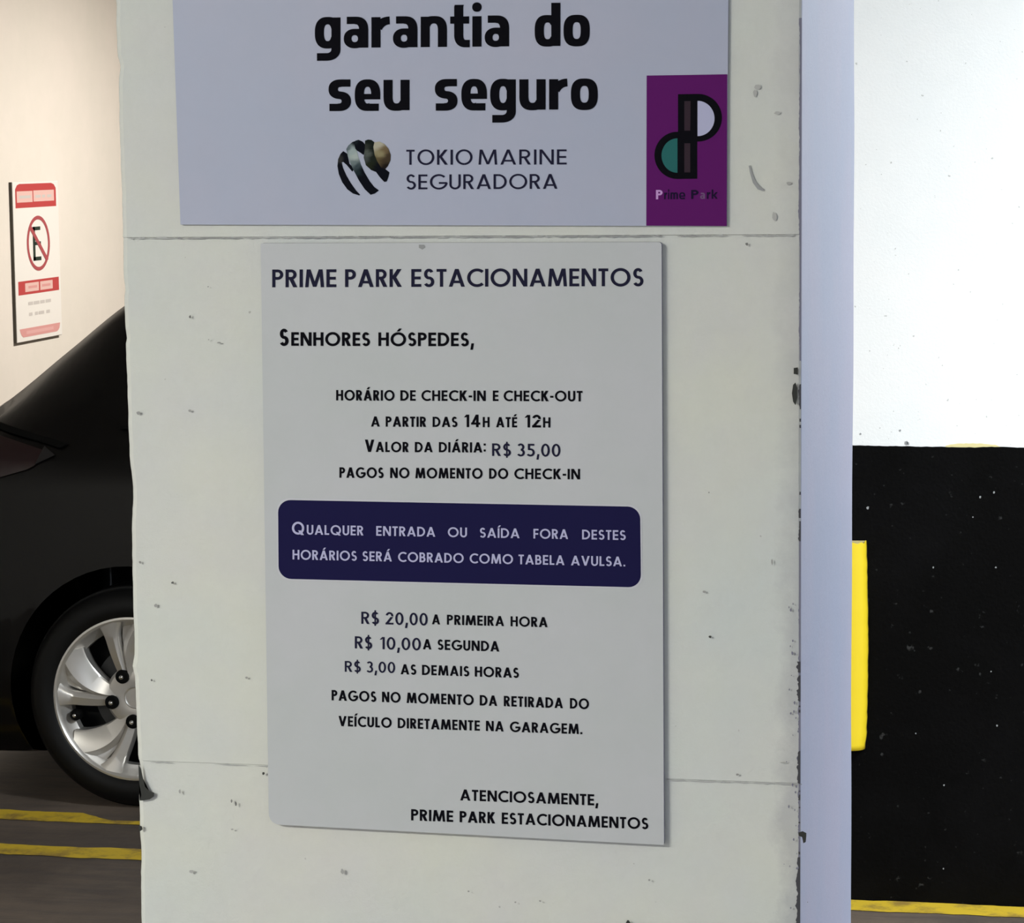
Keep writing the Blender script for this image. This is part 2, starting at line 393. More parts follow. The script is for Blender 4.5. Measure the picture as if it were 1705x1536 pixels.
# ------------------------------------------------------------------ stroke lettering
class Glyphs:
    def __init__(s, w, h=None): s.w = w; s.h = h or w*.92
    def start(s): s.p = []
    def bar(s, x0, y0, x1, y1): s.p.append([(x0, y0), (x1, y0), (x1, y1), (x0, y1)])
    def dg(s, x0, y0, x1, y1, wx=None):      # slanted stroke cut level at both ends (centre line given)
        wx = (wx or s.w*1.12)/2
        s.p.append([(x0-wx, y0), (x0+wx, y0), (x1+wx, y1), (x1-wx, y1)])
    def arc(s, cx, cy, rx, ry, a0, a1, ex=2.0, n=None, w=None, h=None):
        w = w or s.w; h = h or s.h; n = n or max(8, int(abs(a1-a0)/7)); P = []
        for i in range(n+1):
            a = math.radians(a0+(a1-a0)*i/n); c, q = math.cos(a), math.sin(a)
            f = lambda v: math.copysign(abs(v)**(2/ex), v)
            P.append(((cx+rx*f(c), cy+ry*f(q)), (cx+(rx-w)*f(c), cy+(ry-h)*f(q))))
        for i in range(n): s.p.append([P[i][0], P[i+1][0], P[i+1][1], P[i][1]])
    def bowl(s, x0, xc, xr, y0, y1, side=1, ex=2.0):
        s.bar(min(x0, xc), y1-s.h, max(x0, xc), y1); s.bar(min(x0, xc), y0, max(x0, xc), y0+s.h)
        if side > 0: s.arc(xc, (y0+y1)/2, xr-xc, (y1-y0)/2, -90, 90, ex)
        else: s.arc(xc, (y0+y1)/2, xc-xr, (y1-y0)/2, 90, 270, ex)
    def glyph(s, ch):
        s.start(); w, h = s.w, s.h
        acc = {'Á': 'A', 'Ó': 'O', 'Í': 'I', 'É': 'E'}
        a = acc.get(ch); c = a or ch
        if c == 'A': wd = .84; s.dg(w*.56, 0, .42, 1); s.dg(wd-w*.56, 0, .42, 1); s.bar(.2, .2, wd-.2, .2+h*.9)
        elif c == 'B':
            wd = .6; s.bar(0, 0, w, 1); s.bowl(w, .3, .55, .5-h/2, 1); s.bowl(w, .32, .6, 0, .5+h/2)
        elif c == 'C': wd = .82; s.arc(.52, .5, .52, .52, 48, 312)
        elif c == 'D': wd = .76; s.bar(0, 0, w, 1); s.bowl(w, .28, .76, 0, 1)
        elif c == 'E': wd = .52; s.bar(0, 0, w, 1); s.bar(0, 0, .52, h); s.bar(0, .5-h/2, .49, .5+h/2); s.bar(0, 1-h, .52, 1)
        elif c == 'F': wd = .5; s.bar(0, 0, w, 1); s.bar(0, .48-h/2, .47, .48+h/2); s.bar(0, 1-h, .5, 1)
        elif c == 'G': wd = .98; s.arc(.52, .5, .52, .52, 45, 352); s.bar(.52, .36, .99, .36+h)
        elif c == 'H': wd = .70; s.bar(0, 0, w, 1); s.bar(.7-w, 0, .7, 1); s.bar(0, .52-h/2, .7, .52+h/2)
        elif c == 'I': wd = w; s.bar(0, 0, w, 1)
        elif c == 'K': wd = .66; s.bar(0, 0, w, 1); s.dg(w*1.1, .47, .66-w*.75, 1, w*1.35); s.dg(.66-w*.62, 0, w*1.35, .56, w*1.3)
        elif c == 'L': wd = .46; s.bar(0, 0, w, 1); s.bar(0, 0, .46, h)
        elif c == 'M':
            wd = 1.0; s.dg(w*.52, 0, w*1.0, 1, w*1.02); s.dg(1-w*.52, 0, 1-w*1.0, 1, w*1.02)
            s.dg(.5, .02, w*1.15, 1, w*1.05); s.dg(.5, .02, 1-w*1.15, 1, w*1.05)
        elif c == 'N': wd = .76; s.bar(0, 0, w, 1); s.bar(.76-w, 0, .76, 1); s.dg(.76-w*.6, 0, w*.6, 1, w*1.2)
        elif c == 'O': wd = 1.04; s.arc(.52, .5, .52, .52, 0, 360)
        elif c == 'Q': wd = 1.06; s.arc(.52, .5, .52, .52, 0, 360); s.dg(.9, -.05, .64, .32, w*1.3)
        elif c == 'P': wd = .58; s.bar(0, 0, w, 1); s.bowl(w, .29, .58, .42, 1)
        elif c == 'R': wd = .62; s.bar(0, 0, w, 1); s.bowl(w, .29, .58, .42, 1); s.dg(.62-w*.62, 0, .30, .46, w*1.25)
        elif c == 'S':
            wd = .56; r = (1.03+h)/4
            s.arc(.28, 1.015-r, .255, r, 28, 270); s.arc(.28, -.015+r, .28, r, -152, 90)
        elif c == 'T': wd = .52; s.bar(.26-w/2, 0, .26+w/2, 1); s.bar(0, 1-h, .52, 1)
        elif c == 'U': wd = .66; s.bar(0, .32, w, 1); s.bar(.66-w, .32, .66, 1); s.arc(.33, .32, .33, .335, 180, 360)
        elif c == 'V': wd = .80; s.dg(.4, 0, w*.56, 1); s.dg(.4, 0, .8-w*.56, 1)
        elif c == '0': wd = .6; s.arc(.3, .5, .3, .52, 0, 360)
        elif c == '1': wd = .34; s.bar(.34-w, 0, .34, 1); s.dg(.05, .78, .34-w*.7, 1, w*.9)
        elif c == '2':
            wd = .58; s.arc(.29, .71, .28, .31, -10, 170); s.dg(w*.62, h*.6, .58-w*.72, .62, w*1.25); s.bar(0, 0, .58, h)
        elif c == '3': wd = .55; s.arc(.27, .5+.5*.5-.02, .25, .27+h*.1, -90, 150); s.arc(.27, .27+h*.08, .28, .27+h*.22, -150, 90)
        elif c == '4': wd = .64; s.bar(.52-w, 0, .52, 1); s.bar(0, .2, .64, .2+h*.95); s.dg(w*.55, .26, .52-w*.6, 1, w*1.05)
        elif c == '5': wd = .55; s.bar(.08, .5, .08+w*.95, 1); s.bar(.08, 1-h, .52, 1); s.arc(.25, .31, .3, .325, -145, 115)
        elif c == '$':
            s.glyph('S'); wd = .56; s.bar(.28-w*.36, -.14, .28+w*.36, 1.14)
        elif c == '.': wd = w; s.bar(0, 0, w, w)
        elif c == ':': wd = w; s.bar(0, .1, w, .1+w); s.bar(0, .68, w, .68+w)
        elif c == ',': wd = w*1.1; s.dg(w*.35, -.26, w*.75, w*1.15, w*.95)
        elif c == '-': wd = .3; s.bar(0, .34, .3, .34+h)
        # heavy lower case, x height 1
        elif c == 'o': wd = .88; s.arc(.44, .5, .44, .52, 0, 360, 2.7)
        elif c == 'n': wd = .86; s.bar(0, 0, w, 1); s.arc(.43, .55, .43, .47, 0, 150, 2.6); s.bar(.86-w, 0, .86, .56)
        elif c == 'u': wd = .86; s.bar(.86-w, 0, .86, 1); s.arc(.43, .45, .43, .47, 180, 330, 2.6); s.bar(0, .44, w, 1)
        elif c == 'r': wd = .60; s.bar(0, 0, w, 1); s.arc(.62, .36, .62, .66, 92, 150, 2.2, h=.26)
        elif c == 'i': wd = w; s.bar(0, 0, w, 1); s.arc(w/2, 1.30, w*.52, w*.52, 0, 360, 2.2, w=w*.519, h=w*.519)
        elif c == 't': wd = .62; s.bar(.13, .35, .13+w, 1.32); s.dg(.13+w/2, 1.32, .13+w/2+.02, 1.38, w); s.bar(0, .76, .62, 1); s.arc(.50, .40, .37, .42, 180, 272, 2.3); s.bar(.49, -.02, .64, .225)
        elif c == 'd': wd = .86; s.bar(.86-w, 0, .86, 1.42); s.arc(.43, .5, .43, .52, 35, 325, 2.7)
        elif c == 'a':
            wd = .80; s.bar(.80-w, 0, .80, .62); s.arc(.38, .57, .42, .45, 0, 95, 2.5, h=.25); s.bar(.10, .78, .385, 1.02); s.arc(.36, .30, .36, .32, 0, 360, 2.2, w=.255, h=.205)
            s.bar(.36, .41, .6, .62)
        elif c == 'g':
            wd = .84; s.bar(.84-w, -.06, .84, 1); s.arc(.42, .5, .42, .52, 25, 335, 2.5); s.arc(.38, -.04, .46, .38, -92, 0, 2.2, h=.25); s.bar(.07, -.42, .42, -.17)
        elif c == 'e':
            wd = .83; s.arc(.42, .5, .42, .52, 0, 292, 2.5); s.bar(.2, .36, .84, .54); s.bar(.50, -.02, .79, .22)
        elif c == 's':
            wd = .76; r = (1.04+.25)/4
            s.arc(.40, 1.02-r, .39, r, 75, 270, 2.3, w=.31, h=.25); s.arc(.35, -.02+r, .40, r, -105, 90, 2.3, w=.31, h=.25); s.bar(.4, .78, .73, 1.02); s.bar(.04, -.02, .35, .22)
        elif c == 'm': wd = 1.2; s.bar(0, 0, w, 1); s.arc(.36, .55, .36, .47, 0, 150, 2.6); s.bar(.72-w, 0, .72, .56); s.arc(.84, .55, .36, .47, 0, 150, 2.6); s.bar(1.2-w, 0, 1.2, .56)
        elif c == 'k': wd = .8; s.bar(0, 0, w, 1.4); s.dg(w*1.1, .4, .8-w*.6, 1, w*1.2); s.dg(.8-w*.6, 0, w*1.3, .6, w*1.2)
        else: wd = .3
        if a:
            cx = wd/2; s.dg(cx-.02, 1.07, cx+.14, 1.29, w*1.0)
        return s.p, wd
def word(bm, gl, txt, xa, xb, base, cap, gap, y0, cnt, cap0=None, plane=1, pv=0):
    """lays one word of strokes between photo columns xa and xb on the sheet plane"""
    W0, H0 = gl.w, gl.h; keep = (W0, H0)
    for _ in range(3):
        xx = 0
        for i, ch in enumerate(txt): xx += gl.glyph(ch)[1] + (gap if i < len(txt)-1 else 0)
        gl.w = min(W0*cap0/cap/((xb-xa)/(xx*cap)), .42); gl.h = H0*cap0/cap
    lay = []; x = 0
    for i, ch in enumerate(txt):
        p, wd = gl.glyph(ch); lay += [[(x+a, b) for a, b in q] for q in p]
        x += wd + (gap if i < len(txt)-1 else 0)
    for q in lay:
        cnt[0] += 1; off = y0 - (cnt[0] % 97)*2.0e-6
        vs = []
        for u, v in q:
            X = xa + (xb-xa)*u/x; Y = base(X) - v*cap
            P = hit(X, Y, plane, pv); P[plane] = off if plane == 1 else -off
            vs.append(bm.verts.new(P))
        bm.faces.new(vs)
    gl.w, gl.h = keep
def line(parent, gl, words, xl, yl, xr, yr, cap, m, y0, gap=.13, name='lettering'):
    bm = bmesh.new(); cnt = [0]
    base = lambda X: yl + (yr-yl)*(X-xl)/(xr-xl)
    for wd in words:
        t, a, b = wd[:3]; cp = wd[3] if len(wd) > 3 else cap
        word(bm, gl, t, a, b, base, cp, gap, y0, cnt, cp)
    bmesh.ops.recalc_face_normals(bm, faces=bm.faces[:])
    return obj(name, bm, m, parent)
def patch(parent, name, pts, m, y0, plane=1, pv=0):
    bm = bmesh.new(); vs = []
    for a, b in pts:
        P = hit(a, b, plane, pv); P[plane] = y0; vs.append(bm.verts.new(P))
    f = bm.faces.new(vs); bmesh.ops.triangulate(bm, faces=[f], ngon_method='EAR_CLIP')
    return obj(name, bm, m, parent)
def ringpts(cx, cy, rx, ry, a0, a1, n=24): return [(cx+rx*math.cos(math.radians(a0+(a1-a0)*i/n)), cy-ry*math.sin(math.radians(a0+(a1-a0)*i/n))) for i in range(n+1)]

def sheet(name, label, cat, corners, y_back, thick, m, rad=()):
    """a stiff sheet lying on the pillar; corners are TL, TR, BR, BL; rad = rounded corner radii in photo px"""
    pts = []
    for i, (x, y) in enumerate(corners):
        r = rad[i] if rad else 0
        if not r: pts.append((x, y)); continue
        p = corners[i-1]; q = corners[(i+1) % 4]
        def tow(a, b, d): L_ = math.hypot(b[0]-a[0], b[1]-a[1]); return (a[0]+(b[0]-a[0])*d/L_, a[1]+(b[1]-a[1])*d/L_)
        s, e = tow((x, y), p, r), tow((x, y), q, r)
        for k in range(7):
            t = k/6; pts.append(((1-t)**2*s[0]+2*t*(1-t)*x+t*t*e[0], (1-t)**2*s[1]+2*t*(1-t)*y+t*t*e[1]))
    W = []
    for a, b in pts: P = hit(a, b, 1, 0); W.append(Vector((P.x, y_back-thick, P.z)))
    root = thing(name, label, cat, ((W[0].x+W[len(W)//2].x)/2, y_back, min(p.z for p in W)))
    loc = root.location
    bm = bmesh.new()
    a = [bm.verts.new(p-loc) for p in W]; b = [bm.verts.new(p-loc+Vector((0, thick, 0))) for p in W]; n = len(a)
    bm.faces.new(a); bm.faces.new(b[::-1]).material_index = 1
    for i in range(n): bm.faces.new((a[i], b[i], b[(i+1) % n], a[(i+1) % n])).material_index = 1
    bmesh.ops.recalc_face_normals(bm, faces=bm.faces[:])
    obj('sheet', bm, [m, M_edge], root)
    return root
def settle(root):
    """prints were laid out in world coordinates: take off the root's offset"""
    for ch in root.children:
        if ch.name.split('.')[0] == 'sheet': continue
        ch.location = -Vector(root.location)

bold = Glyphs(.205, .185); title = Glyphs(.182, .16); cal = Glyphs(.18, .15); thin = Glyphs(.155, .125); heavy = Glyphs(.30, .245)

# the upper poster
PY = -.0014
poster = sheet('insurance_poster', 'large lavender poster on the upper pillar with heavy black lower-case words and a purple square', 'poster',
               [(268, -620), (1218, -620), (1211, 376), (303, 373.5)], PY, .0022, M_poster)
y1 = PY-.0022-.0002
line(poster, heavy, [('garantia', 526.5, 849.5), ('do', 892, 983.5)], 526, 80.3, 984, 76.3, 50.5, M_black, y1, .105)
line(poster, heavy, [('seu', 548.8, 684), ('seguro', 725.5, 996.8)], 548, 184, 997, 182.2, 50.5, M_black, y1, .115)
line(poster, thin, [('TOKIO', 678.4, 788.5), ('MARINE', 798.5, 945)], 678, 274.2, 945, 273.6, 25, M_ink2, y1, .17)
line(poster, thin, [('SEGURADORA', 678.3, 929.6)], 678, 315.0, 930, 314.0, 24.6, M_ink2, y1, .15)
# printed globe emblem, colours graded as in the print
def emblem(pts, cols, k):
    bm = bmesh.new(); cl = bm.loops.layers.float_color.new('ink'); q = [(540+a/10.656, 220+b/10.656) for a, b in pts]
    vs = []
    for a, b in q: P = hit(a, b, 1, 0); P.y = y1-.00002*k; vs.append(bm.verts.new(P))
    from mathutils.geometry import tessellate_polygon
    for tri in tessellate_polygon([[Vector((v.co.x, v.co.z, 0)) for v in vs]]):
        try: bm.faces.new([vs[i] for i in tri])
        except ValueError: pass
    bmesh.ops.recalc_face_normals(bm, faces=bm.faces[:])
    for i in range(2): bmesh.ops.subdivide_edges(bm, edges=bm.edges[:], cuts=1, use_grid_fill=True)
    bm.normal_update()
    for f in bm.faces:
        for lp in f.loops:
            best = [(1e-9+((lp.vert.co.x-hit(540+a/10.656, 220+b/10.656, 1, 0).x)**2+(lp.vert.co.z-hit(540+a/10.656, 220+b/10.656, 1, 0).z)**2), c) for a, b, c in cols]
            ws = [1/d**2.4 for d, _ in best]; s = sum(ws)
            lp[cl] = tuple(sum(w_*c[i] for w_, (_, c) in zip(ws, best))/s for i in range(3))+(1,)
    o = obj('emblem', bm, M_emb, poster); return o
M_emb = mat('graded_emblem_ink', (.1, .1, .1), .75, spec=.05)
at = N(M_emb, 'ShaderNodeAttribute', attribute_name='ink'); setcol(M_emb, at.outputs['Color'])
dk = (.003, .004, .008); gr = (.05, .062, .055); sv = (.30, .37, .38); gd = (.26, .23, .13); br = (.05, .035, .022); pg = (.40, .38, .30)
emblem([(360, 335), (310, 385), (268, 480), (256, 600), (280, 740), (340, 885), (430, 1010), (530, 1085), (640, 1120), (660, 1108), (585, 1030), (490, 895), (410, 755), (355, 630), (332, 535), (360, 528), (420, 580), (520, 700), (560, 640), (470, 560), (430, 380)],
       [(360, 340, dk), (290, 480, (.03, .03, .03)), (270, 600, dk), (400, 480, dk), (300, 800, dk), (450, 1000, dk), (600, 1100, dk), (500, 650, dk)], 1)
emblem([(412, 300), (450, 235), (520, 175), (590, 150), (600, 320), (625, 430), (670, 570), (740, 720), (830, 870), (910, 970), (992, 1030), (920, 1085), (845, 1108), (740, 1010), (640, 860), (555, 700), (480, 540), (435, 400)],
       [(430, 290, (.10, .13, .15)), (590, 160, dk), (500, 340, sv), (560, 440, (.36, .42, .41)), (560, 540, (.14, .18, .19)), (640, 700, (.014, .025, .03)), (850, 1050, dk), (760, 850, dk), (680, 820, dk), (720, 950, dk), (900, 1000, dk), (700, 700, dk), (600, 600, (.04, .06, .07))], 2)
emblem([(575, 150), (630, 135), (700, 165), (748, 220), (742, 300), (722, 405), (665, 365), (600, 325), (572, 290), (560, 220)], [(640, 200, dk), (700, 350, dk), (600, 290, dk), (730, 250, dk), (590, 160, (.01, .015, .02))], 3)
emblem([(745, 150), (800, 130), (860, 138), (912, 180), (940, 300), (960, 450), (1020, 560), (1100, 650), (1178, 712), (1160, 790), (1128, 875), (1085, 880), (1010, 800), (940, 705), (855, 672), (760, 585), (722, 450), (742, 290)],
       [(790, 150, (.008, .012, .01)), (790, 380, (.085, .10, .09)), (850, 150, (.008, .012, .01)), (760, 250, (.03, .035, .03)), (880, 300, (.008, .012, .01)), (890, 450, (.012, .016, .012)), (850, 600, (.014, .018, .01)), (950, 640, dk), (1050, 650, dk), (1000, 700, dk), (1100, 800, dk), (730, 450, (.05, .06, .06))], 4)
emblem([(912, 182), (1000, 165), (1090, 210), (1160, 290), (1200, 400), (1195, 500), (1150, 600), (1100, 655), (1030, 625), (960, 510), (915, 400), (893, 260)],
       [(930, 220, pg), (1000, 200, pg), (1180, 430, br), (1110, 620, (.012, .009, .008)), (1010, 380, gd), (980, 500, (.11, .085, .04)), (1080, 320, (.15, .11, .06)), (1050, 520, br)], 5)
# purple badge in the poster's corner
o = patch(poster, 'badge', [(1078, 126), (1212, 123.8), (1211, 376), (1077.3, 375.3)], M_purple, y1); o['label'] = 'purple printed badge'
def bx(x, y): return (1060+x/5.488, 110+y/5.488)
yb = y1-.00015
def bshape(name, pts, m, k): return patch(poster, name, [bx(*p) for p in pts], m, yb-.00003*k)
stem = [(385, 258), (560, 255), (560, 1028), (385, 1030)]
bshape('badge_letter', stem, M_black, 1)
bshape('badge_letter', [(520, 255), (570, 255)]+ringpts(570, 472, 215, 217, 90, -90)+[(520, 690)], M_black, 2)
bshape('badge_letter', [(420, 600), (378, 600)]+ringpts(378, 815, 208, 215, 90, 270)+[(420, 1030)], M_black, 3)
bshape('badge_fill', [(563, 318)]+ringpts(563, 479, 155, 161, 90, -90)+[(563, 640)], M_white_ink, 4)
bshape('badge_fill', [(380, 660)]+ringpts(380, 817, 145, 157, 90, 270)+[(380, 974)], M_green, 5)
bshape('badge_fill', [(443, 320), (500, 320), (497, 590), (443, 590)], M_grey, 6)
bshape('badge_fill', [(443, 705), (497, 705), (497, 970), (443, 970)], M_grey, 7)
sm = Glyphs(.24, .2)
def mixline(words, m): line(poster, sm, words, 1093, 331.5, 1197, 330.5, 15.5, m, yb, .12)
mixline([('P', 1093.5, 1104.5)], M_pinkp)
mixline([('r', 1107, 1112, 11), ('i', 1113.5, 1115.5, 11), ('m', 1117.5, 1130, 11), ('e', 1132, 1142, 11), ('P', 1152, 1164, 15), ('r', 1178, 1184, 11), ('k', 1186, 1196, 11)], M_pdark)
mixline([('a', 1167, 1175, 10)], mat('faint_purple_ink', (.12, .045, .15), .5))
settle(poster)

# the price notice
notice = sheet('price_notice', 'grey price notice sheet below the lavender poster with a navy rounded panel in its middle', 'notice',
               [(437, 404.5), (1103, 402.5), (1107, 1403.5), (450.5, 1369)], -.0005, .0042, M_notice, (3, 6, 2, 20))
y2 = -.0005-.0042-.0002
line(notice, title, [('PRIME', 456.3, 562.8), ('PARK', 577.4, 671.5), ('ESTACIONAMENTOS', 687.4, 1073)], 456, 477.6, 1073, 475.6, 29.6, M_ink2, y2, .12)
line(notice, bold, [('S', 468.3, 483.6, 28), ('ENHORES', 488, 618.8), ('HÓSPEDES,', 632.7, 791)], 468, 574.6, 791, 575.4, 22.6, M_black, y2, .12)
line(notice, bold, [('HORÁRIO', 562.5, 659.6), ('DE', 669.2, 694.7), ('CHECK-IN', 704.2, 811), ('E', 822.8, 832.3), ('CHECK-OUT', 840.8, 971.8)], 562, 665.4, 972, 666.9, 17.4, M_black, y2, .13)
line(notice, bold, [('A', 620.4, 635), ('PARTIR', 644.8, 712), ('DAS', 722.8, 764), ('14', 775.4, 802, 20.8), ('H', 806, 817.4), ('ATÉ', 828.2, 863.2), ('12', 876, 902.8, 20.8), ('H', 906.2, 918.5)], 620, 708.8, 918, 710.4, 17, M_black, y2, .13)
line(notice, bold, [('V', 610.2, 625.8, 20.6), ('ALOR', 628.3, 683), ('DA', 693.3, 722.9), ('DIÁRIA:', 733.2, 811)], 610, 750.9, 811, 751.8, 17, M_black, y2, .13)
line(notice, cal, [('R$', 821.5, 852.8), ('35,00', 862.6, 935.2)], 821, 757.4, 935, 758.6, 20.8, M_ink2, y2, .13)
line(notice, bold, [('PAGOS', 567.9, 641.3), ('NO', 652.2, 684.3), ('MOMENTO', 694, 805.8), ('DO', 816.6, 848.3), ('CHECK-IN', 858.5, 967.7)], 568, 793.7, 968, 796.4, 17.4, M_black, y2, .13)
cr = []
cs = [(466, 830.3), (1067.5, 841.8), (1069, 975.8), (467, 961.3)]
for i, (x, y) in enumerate(cs):
    p, q, r = cs[i-1], cs[(i+1) % 4], 21
    tw = lambda a, b: (a[0]+(b[0]-a[0])*r/math.hypot(b[0]-a[0], b[1]-a[1]), a[1]+(b[1]-a[1])*r/math.hypot(b[0]-a[0], b[1]-a[1]))
    s, e = tw((x, y), p), tw((x, y), q)
    for k in range(9):
        t = k/8; b1 = .5522
        c1 = (s[0]+(x-s[0])*b1, s[1]+(y-s[1])*b1); c2 = (e[0]+(x-e[0])*b1, e[1]+(y-e[1])*b1)
        cr.append(tuple((1-t)**3*s[j]+3*(1-t)**2*t*c1[j]+3*(1-t)*t*t*c2[j]+t**3*e[j] for j in (0, 1)))
cxm, cym = 767, 903
patch(notice, 'panel_rim', [(cxm+(a-cxm)*1.0085, cym+(b-cym)*1.038) for a, b in cr], mat('pale_rim_ink', (.50, .51, .56), .5), y2)['label'] = 'pale outline of the navy panel'
patch(notice, 'printed_panel', cr, M_navy, y2-.00006)['label'] = 'navy rounded panel'
y3 = y2-.0002
bl = Glyphs(.185, .165)
line(notice, bl, [('Q', 489.2, 510, 20.5), ('UALQUER', 513.9, 608), ('ENTRADA', 629.2, 727.3), ('OU', 748.2, 780), ('SAÍDA', 801.2, 867.3), ('FORA', 890.4, 948), ('DESTES', 971.2, 1043.6)], 489, 887.4, 1044, 897.0, 16, M_pale, y3, .14)
line(notice, bl, [('HORÁRIOS', 490.2, 597), ('SERÁ', 606.4, 655.3), ('COBRADO', 665.6, 774.5), ('COMO', 784.5, 856.4), ('TABELA', 865.6, 941.8), ('AVULSA.', 952.8, 1042.8)], 490, 929.2, 1043, 940.8, 16, M_pale, y3, .14)
line(notice, cal, [('R$', 604.2, 633.6), ('20,00', 644.5, 714.6)], 604, 1036.2, 715, 1038.9, 20.2, M_ink2, y2, .13)
line(notice, bold, [('A', 721.6, 735.2), ('PRIMEIRA', 746.5, 841.4), ('HORA', 852.2, 913.7)], 721, 1037.0, 914, 1041.8, 16.6, M_black, y2, .13)
line(notice, cal, [('R$', 593.5, 622.3), ('10,00', 635, 703.2)], 593, 1077.0, 703, 1080.2, 20.2, M_ink2, y2, .13)
line(notice, bold, [('A', 706.6, 720.8), ('SEGUNDA', 730.8, 833.4)], 706, 1078.4, 833, 1082.2, 17, M_black, y2, .13)
line(notice, cal, [('R$', 576.8, 603.4), ('3,00', 612.4, 660.5)], 577, 1115.8, 660, 1117.8, 18, M_ink2, y2, .13)
line(notice, bold, [('AS', 669.6, 695.6), ('DEMAIS', 705.2, 783.6), ('HORAS', 792.9, 866)], 669, 1119.9, 866, 1126, 16.8, M_black, y2, .13)
line(notice, bold, [('PAGOS', 554.9, 629), ('NO', 638.6, 669.5), ('MOMENTO', 679.6, 791), ('DA', 801.1, 830), ('RETIRADA', 841, 939.3), ('DO', 950.8, 982.5)], 555, 1163.3, 982, 1177.8, 17.3, M_black, y2, .13)
line(notice, bold, [('VEÍCULO', 566.4, 654.7), ('DIRETAMENTE', 664.8, 801.2), ('NA', 811.3, 840.8), ('GARAGEM.', 851.1, 971.5)], 566, 1206.0, 971, 1219.4, 17, M_black, y2, .13)
line(notice, bold, [('ATENCIOSAMENTE,', 768.5, 997.5)], 768, 1329.3, 997, 1337.8, 18.4, M_black, y2, .12)
line(notice, bold, [('PRIME', 687, 756.8), ('PARK', 767.7, 826.6), ('ESTACIONAMENTOS', 837.6, 1081)], 687, 1362.6, 1081, 1377.2, 18.8, M_black, y2, .12)
patch(notice, 'smudge', [(700, 402.6+4), (709, 407), (711, 411), (706, 415), (700, 412)], mat('sheet_smudge', (.27, .28, .29), .7), y2)
settle(notice)

# ------------------------------------------------------------------ yellow bumper pad on the dado wall
zt_, zb_ = hit(1430, 899, 1, WY).z, hit(1430, 1243, 1, WY).z; xr_ = hit(1443.5, 1070, 1, WY).x
pad = thing('bumper_pad', 'upright yellow foam bumper pad on the black wall beside the pillar', 'bumper', (xr_-.075, WY-.003, zb_))
bm = bmesh.new(); rings = []; r5 = random.Random(9)
for k in range(41):
    t = k/40; hw = .075 + .0035*math.sin(PI*t*1.1) - .002*(t < .05) + r5.uniform(-.0006, .0006); prof = []
    for i in range(17):
        a = PI*i/16; prof.append((hw*math.copysign(abs(math.cos(a))**.75, math.cos(a)), -.045*abs(math.sin(a))**.6))
    rings.append([bm.verts.new((x, y, (zt_-zb_)*t + (r5.uniform(-.004, .004) if k == 40 else 0))) for x, y in prof])
for A, B in zip(rings, rings[1:]):
    for i in range(16): bm.faces.new((A[i], A[i+1], B[i+1], B[i]))
    bm.faces.new((A[16], A[0], B[0], B[16]))
bm.faces.new(rings[0][::-1])
bmesh.ops.recalc_face_normals(bm, faces=bm.faces[:]); obj('foam_pad', bm, M_yel, pad, smooth=True)
bm = bmesh.new(); vs = [bm.verts.new((v[0]*.97, v[1]*.97, zt_-zb_+r5.uniform(-.004, .002))) for v in [(0.075*math.cos(PI*i/10), -.045*abs(math.sin(PI*i/10))**.7) for i in range(11)]]
f = bm.faces.new(vs); bmesh.ops.extrude_face_region(bm, geom=[f]);
for v in vs: v.co.z -= .008
obj('torn_top', bm, M_grain, pad)['label'] = 'pale torn top end of the foam'

# ------------------------------------------------------------------ red and white sign on the cream wall
SX = WALLX+.014
sp = [hit(21.5, 301, 0, SX), hit(28, 568, 0, SX), hit(97, 303, 0, SX), hit(103, 560, 0, SX)]
ya, yb_ = (sp[0].y+sp[1].y)/2, (sp[2].y+sp[3].y)/2; z0, z1 = (sp[1].z+sp[3].z)/2, (sp[0].z+sp[2].z)/2
sign = thing('parking_sign', 'narrow white sign with red bands and a crossed-out letter E on the cream wall', 'sign', (WALLX, (ya+yb_)/2, z0))
bm = bmesh.new(); H_ = z1-z0; W_ = yb_-ya
box(bm, .004, .014, -W_/2, W_/2, 0, H_, .002); obj('sign_plate', bm, M_signw, sign)
bm = bmesh.new(); box(bm, .0002, .0112, -W_/2-.003, W_/2-.001, -.001, H_); obj('sign_backing', bm, M_signedge, sign)['label'] = 'dark edge of the plate'
# layout on the plate in fractions of its width (u, near to far) and height (v, from the top)
def sp_(name, pts, m, k):
    bm = bmesh.new(); vs = [bm.verts.new((.0142+.0002*k, -W_/2+W_*u, H_*(1-v))) for u, v in pts]
    f = bm.faces.new(vs); bmesh.ops.triangulate(bm, faces=[f], ngon_method='EAR_CLIP'); bmesh.ops.recalc_face_normals(bm, faces=bm.faces[:])
    return obj(name, bm, m, sign)
sp_('red_band', [(.05, .162), (.05, .045), (.09, .02), (.14, .012), (.84, .012), (.90, .02), (.945, .045), (.945, .162)], M_red, 1)
sp_('pale_text_block', [(.08, .058), (.42, .058), (.42, .128), (.08, .128)], M_pink2, 2)
sp_('pale_text_block', [(.44, .056), (.90, .056), (.90, .126), (.44, .126)], M_pink2, 2)
for u0, u1 in ((.13, .38), (.48, .60), (.63, .70), (.74, .84)): sp_('faint_print', [(u0, .085), (u1, .085), (u1, .103), (u0, .103)], M_faint, 3)
def sgn_ring(cu, cv, ru, rv, tu, tv, m):
    bm = bmesh.new(); n = 40; P = []
    for i in range(n):
        a = 2*PI*i/n
        P.append([bm.verts.new((.0148, -W_/2+W_*(cu+(ru-k*tu)*math.cos(a)), H_*(1-(cv+(rv-k*tv)*math.sin(a))))) for k in (0, 1)])
    for i in range(n): A, B = P[i], P[(i+1) % n]; bm.faces.new((A[0], B[0], B[1], A[1]))
    return obj('red_ring', bm, m, sign)
CU, CV = .52, .391
sgn_ring(CU, CV, .255, .175, .042, .024, M_ring)
